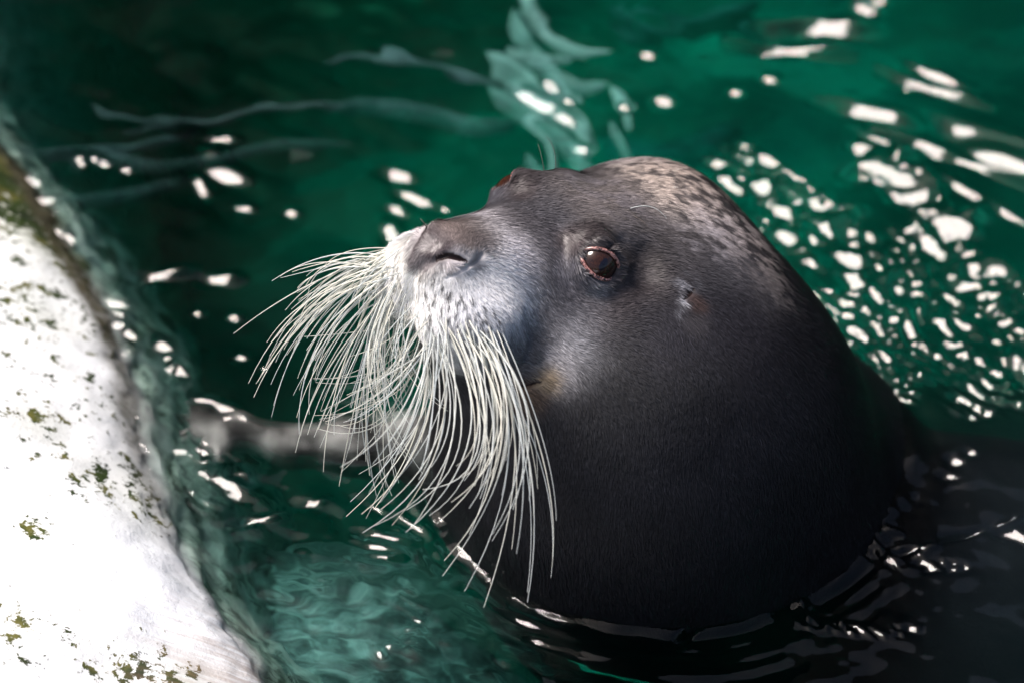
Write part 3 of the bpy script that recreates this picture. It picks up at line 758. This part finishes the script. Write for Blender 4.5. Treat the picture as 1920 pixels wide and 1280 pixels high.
# ================================================================ unseen wall added behind the pool to darken the water's reflections
wl = NT('unseen_dark_wall'); tcw = wl.n('ShaderNodeTexCoord').outputs['Object']
wl.pbsdf(wl.ramp(wl.noise(.8, 4, .6, vec=tcw), [(.3, (.030, .028, .026)), (.7, (.07, .065, .06))]), .9)
def box(name, lo, hi, mat, parent=None):
    x0, y0, z0 = lo; x1, y1, z1 = hi
    v = [(x0, y0, z0), (x1, y0, z0), (x1, y1, z0), (x0, y1, z0), (x0, y0, z1), (x1, y0, z1), (x1, y1, z1), (x0, y1, z1)]
    f = [(0, 3, 2, 1), (4, 5, 6, 7), (0, 1, 5, 4), (1, 2, 6, 5), (2, 3, 7, 6), (3, 0, 4, 7)]
    return mesh_obj(name, v, f, mat, parent, smooth=False)
tag(box('unseen_wall', (-14, 5.0, -1.6), (14, 5.6, 6.6), wl.m), kind='structure')
# ================================================================ water
r9 = np.random.default_rng(5)
def axis(lo, mid, hi, h, far_lo, far_hi):
    a = np.concatenate([np.arange(lo, mid, h), np.arange(mid, hi, h*.72)]); L = [a[0]]; s = h
    while L[-1] > far_lo: s *= 1.22; L.append(max(L[-1]-s, far_lo))
    R = [a[-1]]; s = h
    while R[-1] < far_hi: s *= 1.22; R.append(min(R[-1]+s, far_hi))
    return np.concatenate([L[::-1][:-1], a, R[1:]])
WX = axis(-.64, .12, .70, .0022, -4.2, 5.2); WY = axis(-.42, .10, .98, .0022, -4.2, 4.95)
X, Y = np.meshgrid(WX, WY, indexing='ij'); shp = X.shape
Wx, Wy = X.ravel().copy(), Y.ravel().copy()
def wmask(px, py, r):
    p = on_plane(px, py); return np.exp(-.5*((Wx-p[0])**2+(Wy-p[1])**2)/r**2)
H = np.zeros_like(Wx); GX = np.zeros_like(Wx); GY = np.zeros_like(Wx)
def addw(h, gx, gy, amp, mask=None):
    global H, GX, GY
    m = amp if mask is None else amp*mask
    H += h*m; GX += gx*m; GY += gy*m
core = 1/(1+np.maximum(0, np.hypot(Wx-.05, Wy-.2)-1.0)*2)**2      # short ripples fade out past the picture
addw(*sines(Wx, Wy, 26, .10, .45, 71), .050, core)
addw(*sines(Wx, Wy, 30, .035, .10, 72, math.radians(70), 1.2), .026, core)
addw(*sines(Wx, Wy, 34, .016, .04, 73), .016, core)
turb = np.clip(wmask(620, 1130, .14)+.8*wmask(760, 1180, .10)+.5*wmask(480, 1020, .08), 0, 1)
addw(*sines(Wx, Wy, 40, .02, .06, 74, math.radians(50), .8), .075, turb)
addw(*sines(Wx, Wy, 30, .008, .02, 75), .03, turb)
over = np.clip(wmask(1040, 130, .12)+wmask(350, 210, .15)+.8*wmask(760, 110, .11), 0, 1)
addw(*sines(Wx, Wy, 30, .035, .11, 77, math.radians(60), .9), .085, over)
right = np.clip(wmask(1750, 700, .16)+wmask(1650, 1050, .12), 0, 1)
addw(*sines(Wx, Wy, 36, .014, .05, 76, math.radians(50), .9), .055, right)
# rings going out from the neck
nc = on_plane(1255, 880); dd = np.hypot(Wx-nc[0], Wy-nc[1]); an = np.arctan2(Wy-nc[1], Wx-nc[0])
ringm = np.exp(-((dd-.24)/.09)**2)*(1+.5*np.sin(3*an+1))
k_ = 2*math.pi/.045
addw(np.sin(k_*dd+1.2*np.sin(5*an))/k_, 0*dd, 0*dd, .10, ringm)
# trains of short steep ripples, tilted to the light, in the bands where the water glitters
pc = np.stack([Wx, Wy, 0*Wx], 1); vv_ = CAM-pc; vv_ /= np.linalg.norm(vv_, axis=1, keepdims=True); hv_ = vv_+SUN
tgx, tgy = -hv_[:, 0]/hv_[:, 2], -hv_[:, 1]/hv_[:, 2]; tg = np.hypot(tgx, tgy)
def pathmask(path, wd):
    P = np.array([on_plane(x, y)[:2] for x, y in path]); best = np.full(len(Wx), 9.)
    for a, b in zip(P[:-1], P[1:]):
        ab = b-a; t = np.clip(((Wx-a[0])*ab[0]+(Wy-a[1])*ab[1])/(ab @ ab), 0, 1)
        best = np.minimum(best, np.hypot(Wx-a[0]-ab[0]*t, Wy-a[1]-ab[1]*t))
    return np.exp(-(best/(wd/PXM*1.75))**4)
TR = [([(1380, 290), (1440, 335), (1510, 380)], 24), ([(1370, 330), (1440, 370), (1540, 420)], 18),
      ([(1510, 380), (1590, 450), (1630, 520), (1665, 600), (1690, 690)], 42), ([(1440, 430), (1500, 480)], 26),
      ([(1625, 290), (1700, 350), (1790, 430)], 26), ([(1700, 440), (1790, 485), (1870, 530), (1930, 590)], 30),
      ([(1690, 480), (1760, 560), (1810, 640), (1820, 700)], 34), ([(1530, 570), (1620, 610), (1710, 660)], 40),
      ([(1860, 560), (1900, 640), (1925, 700)], 26), ([(1820, 760), (1880, 725), (1925, 700)], 34), ([(1640, 660), (1700, 740)], 20),
      ([(360, 850), (410, 880), (390, 925)], 30), ([(305, 650), (345, 715)], 12),
      ([(215, 570), (245, 650)], 14), ([(700, 960), (790, 1000)], 14), ([(690, 1010), (750, 1035)], 16),
      ([(1450, 1120), (1500, 1150)], 20), ([(1600, 1015), (1680, 1045)], 16), ([(1500, 1165), (1720, 1190)], 10), ([(1700, 1050), (1800, 1070)], 9),
      ([(770, 1120), (780, 1200)], 14), ([(60, 330), (110, 430), (150, 490)], 9), ([(1560, 590), (1640, 680), (1700, 760)], 12)]
nz = sines(Wx, Wy, 24, .030, .075, 91)[0]*90; nz2 = sines(Wx, Wy, 24, .014, .035, 92)[0]*200
amp_ = np.clip(.5+1.1*nz2+.5*nz, 0, 1); amp_ = 1.04*amp_*amp_*(3-2*amp_)
for i, (p_, w_) in enumerate(TR):
    tm = pathmask(p_, w_); s_ = tm > .002; c_ = np.array([on_plane(x, y)[:2] for x, y in p_]).mean(0)
    hv = CAM-np.array([c_[0], c_[1], 0]); hv = hv/np.linalg.norm(hv)+SUN
    g_ = -hv[:2]/hv[2]; G_ = np.linalg.norm(g_); e_ = g_/G_; lam = r9.uniform(.0105, .0145) if w_ > 15 else .0095
    ph_ = 2*math.pi/lam*(Wx[s_]*e_[0]+Wy[s_]*e_[1])+.55*nz[s_]+.20*nz2[s_]+i
    m_ = tm[s_]
    H[s_] = H[s_]*(1-.85*m_)+m_*amp_[s_]*G_*lam/(2*math.pi)*(1.5*np.sin(ph_)-.375*np.sin(2*ph_)+.083*np.sin(3*ph_))
# small meniscus where the water climbs the coat
nr_ = np.where((dd < .36))[0]
dn = base_sdf(np.stack([Wx[nr_], Wy[nr_], 0*nr_], 1)); dp = np.maximum(dn, 0)
wob_ = 1+.5*np.sin(9*an[nr_]+2)+.4*np.sin(23*an[nr_])
H[nr_] += .0045*np.exp(-dp/.0055)*(dn > -.03)+.0011*np.sin(dp*2*math.pi/.016)*np.exp(-dp/.030)*wob_*(dn > 0)
# wavelets that face the light: each is a short ridge tilted towards the sun's mirror direction
gl = []
def G(x1, y1, x2, y2, hw): gl.append((x1, y1, x2, y2, hw))
for g in [(1450, 56, 1500, 56, 17), (1510, 54, 1590, 58, 17), (1400, 88, 1565, 105, 8), (1612, 18, 1630, 26, 11), (1640, 5, 1650, 8, 8), (1690, 148, 1810, 185, 8),
          (1725, 128, 1790, 156, 9), (1590, 205, 1692, 226, 13), (1800, 245, 1930, 290, 22), (1840, 280, 1930, 320, 16), (1690, 262, 1930, 345, 7),
          (1628, 268, 1655, 280, 13), (1670, 282, 1910, 412, 8), (1730, 272, 1765, 284, 11),
          (982, 174, 1004, 186, 10), (1030, 158, 1038, 168, 9), (1014, 194, 1044, 206, 10), (1050, 216, 1072, 226, 9), (1062, 190, 1068, 194, 7),
          (400, 262, 430, 262, 6), (395, 292, 405, 310, 12), (400, 320, 438, 335, 14), (374, 340, 380, 362, 8), (448, 390, 468, 392, 6),
          (152, 300, 154, 312, 8), (737, 333, 760, 338, 12), (758, 368, 798, 384, 10), (742, 396, 748, 406, 11), (732, 430, 736, 455, 11),
          (275, 518, 335, 508, 8), (398, 522, 430, 520, 9), (455, 980, 515, 970, 5), (575, 946, 600, 940, 5),
          (700, 952, 750, 975, 6), (745, 965, 795, 1000, 6), (690, 1000, 755, 1012, 6), (690, 1022, 740, 1035, 8), (695, 1040, 730, 1044, 5),
          (1602, 985, 1672, 1000, 4), (1780, 1008, 1905, 988, 4), (1595, 1010, 1640, 1035, 9), (1640, 1035, 1680, 1050, 6), (1690, 1036, 1745, 1030, 4),
          (1880, 1000, 1925, 1015, 9), (1815, 855, 1822, 858, 6), (1785, 870, 1795, 874, 7), (1770, 897, 1790, 900, 5),
          (1300, 1178, 1395, 1112, 4), (915, 1108, 940, 1130, 4), (250, 1010, 258, 1030, 5), (338, 1075, 350, 1080, 5)]: G(*g)
for x, y, r in [(1443, 150, 8), (1380, 175, 7), (1245, 190, 11), (1213, 105, 9), (1170, 200, 7), (1090, 278, 9), (175, 300, 6), (196, 308, 7), (237, 318, 7),
                (833, 395, 6), (546, 400, 8), (440, 590, 7), (452, 668, 7), (496, 690, 5), (372, 582, 5), (1700, 165, 5), (1330, 305, 6), (1360, 320, 7)]:
    G(x-r*.4, y, x+r*.4, y+1, r)
def band(path, wd, n, s0, s1):
    if path[0][0] > 1300 and path[0][1] < 900: n = int(n*3.0); s0 *= .72; s1 *= .92
    P = np.array(path, float); d = np.r_[0, np.cumsum(np.linalg.norm(np.diff(P, axis=0), axis=1))]
    for i in range(n):
        t = r9.uniform(0, d[-1]); c = np.array([np.interp(t, d, P[:, 0]), np.interp(t, d, P[:, 1])])+np.clip(r9.normal(0, .5, 2), -1, 1)*wd
        s = s0*(s1*1.25/s0)**(r9.random()**1.3)*.9; L = s*r9.uniform(.1, 1.)**2*3.0; a = math.radians(r9.normal(24, 24))
        G(c[0]-L*math.cos(a), c[1]-L*math.sin(a), c[0]+L*math.cos(a), c[1]+L*math.sin(a), s)
band([(1385, 290), (1440, 330), (1500, 370)], 22, 20, 6, 11)
band([(1365, 325), (1430, 360), (1500, 400), (1560, 430)], 16, 22, 6, 11)
band([(1500, 370), (1580, 440), (1620, 500), (1660, 590), (1690, 690)], 34, 60, 5, 10)
band([(1440, 430), (1480, 460), (1500, 490)], 24, 12, 6, 10)
band([(1620, 290), (1690, 340), (1750, 390), (1790, 430)], 16, 34, 7, 13)
band([(1700, 440), (1780, 480), (1860, 520), (1925, 580)], 26, 30, 6, 11)
band([(1690, 480), (1760, 560), (1800, 640), (1810, 700)], 45, 24, 5, 9)
band([(1540, 560), (1620, 600), (1700, 650)], 45, 26, 5, 9)
band([(1850, 560), (1900, 640), (1925, 700)], 25, 16, 6, 11)
band([(1830, 760), (1880, 720), (1925, 700)], 30, 30, 5, 9)
band([(1640, 660), (1680, 720), (1700, 740)], 16, 12, 4, 8)
band([(305, 650), (340, 710)], 9, 9, 5, 9)
band([(375, 740), (450, 790)], 16, 9, 4, 7)
band([(355, 850), (400, 880), (440, 900), (390, 930)], 30, 24, 4, 8)
band([(210, 560), (240, 650)], 14, 12, 5, 8)
band([(60, 340), (110, 430), (150, 485)], 8, 12, 4, 7)
band([(232, 690), (262, 800), (286, 890)], 3, 14, 2, 4)
band([(1450, 1120), (1495, 1150)], 16, 22, 3, 6)
band([(1500, 1165), (1720, 1185)], 12, 9, 3, 6)
band([(1600, 1020), (1670, 1050)], 12, 12, 3, 6)
band([(1690, 1050), (1810, 1070)], 10, 8, 3, 5)
band([(770, 1120), (790, 1170), (720, 1220)], 16, 16, 3, 6)
band([(560, 1060), (700, 1090)], 30, 6, 2, 4)
Gi = H.reshape(shp); 
for x1, y1, x2, y2, hw in gl:
    a, b = on_plane(x1, y1)[:2], on_plane(x2, y2)[:2]; c = (a+b)/2
    p3 = np.array([c[0], c[1], 0]); v = CAM-p3; v /= np.linalg.norm(v); hh = v+SUN
    g = -hh[:2]/hh[2]; g = -g*-1
    g = np.array([hh[0]/hh[2], hh[1]/hh[2]])*-1                     # surface gradient wanted
    sc_ = np.linalg.norm(on_plane(x1, y1)-CAM)/DIST
    sg = hw/PXM*sc_*1.35
    R_ = 4*sg+np.linalg.norm(b-a)/2
    i0, i1 = np.searchsorted(WX, [c[0]-R_, c[0]+R_]); j0, j1 = np.searchsorted(WY, [c[1]-R_, c[1]+R_])
    if i1 <= i0 or j1 <= j0: continue
    xs, ys = X[i0:i1, j0:j1], Y[i0:i1, j0:j1]
    ab = b-a; Ls = np.linalg.norm(ab)+1e-9; e1 = ab/Ls; dx, dy = xs-c[0], ys-c[1]
    du = dx*e1[0]+dy*e1[1]; dv = -dx*e1[1]+dy*e1[0]; sl = sg+Ls*.55
    q = (np.abs(du)/sl)**2.6/1.6+dv*dv/(2*sg*sg)
    wdw = np.exp(-q**1.35*.9)
    h0 = Gi[min(np.searchsorted(WX, c[0]), len(WX)-1), min(np.searchsorted(WY, c[1]), len(WY)-1)]
    Gi[i0:i1, j0:j1] = Gi[i0:i1, j0:j1]*(1-wdw)+(h0*.5+(g[0]*dx+g[1]*dy))*wdw
H = Gi.ravel()
H *= np.clip((5.0-np.hypot(Wx, Wy))/1.5, 0, 1)
nx, ny = shp
WV = np.stack([Wx, Wy, H], 1)
ii = np.arange((nx-1)*ny).reshape(nx-1, ny)[:, :-1].ravel()
WF = np.stack([ii, ii+ny, ii+ny+1, ii+1], 1)
# close the body of water: skirt and bottom
per = np.concatenate([np.arange(0, nx)*ny, (nx-1)*ny+np.arange(1, ny), (np.arange(nx-2, -1, -1))*ny+ny-1, np.arange(ny-2, 0, -1)])
low = WV[per].copy(); low[:, 2] = -2.3; nb = len(WV); m = len(per); k = np.arange(m)
skirt = np.stack([per, nb+k, nb+(k+1) % m, per[(k+1) % m]], 1)
WV2 = np.concatenate([WV, low, [[0, 0, -2.3]]]); cidx = len(WV2)-1
me = bpy.data.meshes.new('pool_water')
fan = np.stack([nb+(k+1) % m, nb+k, np.full(m, cidx)], 1)
loops = np.concatenate([WF.ravel(), skirt.ravel(), fan.ravel()]).astype(np.int32)
sizes = np.concatenate([np.full(len(WF)+m, 4), np.full(m, 3)]).astype(np.int32)
me.vertices.add(len(WV2)); me.vertices.foreach_set('co', WV2.astype(np.float32).ravel())
me.loops.add(len(loops)); me.loops.foreach_set('vertex_index', loops)
me.polygons.add(len(sizes)); me.polygons.foreach_set('loop_start', np.r_[0, np.cumsum(sizes)[:-1]].astype(np.int32))
me.polygons.foreach_set('loop_total', sizes); me.update(calc_edges=True)
sm_ = np.zeros(len(sizes), bool); sm_[:len(WF)] = True; me.polygons.foreach_set('use_smooth', sm_)
wt = NT('water'); t_ = wt
fr = wt.n('ShaderNodeFresnel'); fr.inputs[0].default_value = 1.34
gb = wt.n('ShaderNodeBsdfGlossy', i_Roughness=.035)
rb = wt.n('ShaderNodeBsdfRefraction', i_IOR=1.33, i_Roughness=.02); rb.inputs['Color'].default_value = (1, 1, 1, 1)
tb = wt.n('ShaderNodeBsdfTransparent')
ms = wt.n('ShaderNodeMixShader'); ms.inputs[0].default_value = .38
wt.l(rb.outputs[0], ms.inputs[1]); wt.l(tb.outputs[0], ms.inputs[2])
mf = wt.n('ShaderNodeMixShader'); wt.l(fr.outputs[0], mf.inputs[0]); wt.l(ms.outputs[0], mf.inputs[1]); wt.l(gb.outputs[0], mf.inputs[2])
wt.l(mf.outputs[0], wt.out.inputs['Surface'])
va = wt.n('ShaderNodeVolumeAbsorption'); va.inputs['Color'].default_value = (.38, .89, .85, 1); va.inputs['Density'].default_value = 4.5
wt.l(va.outputs[0], wt.out.inputs['Volume'])
me.materials.append(wt.m)
water = link(bpy.data.objects.new('pool_water', me)); tag(water, kind='structure')
print('water verts', len(WV2), 'glints', len(gl))
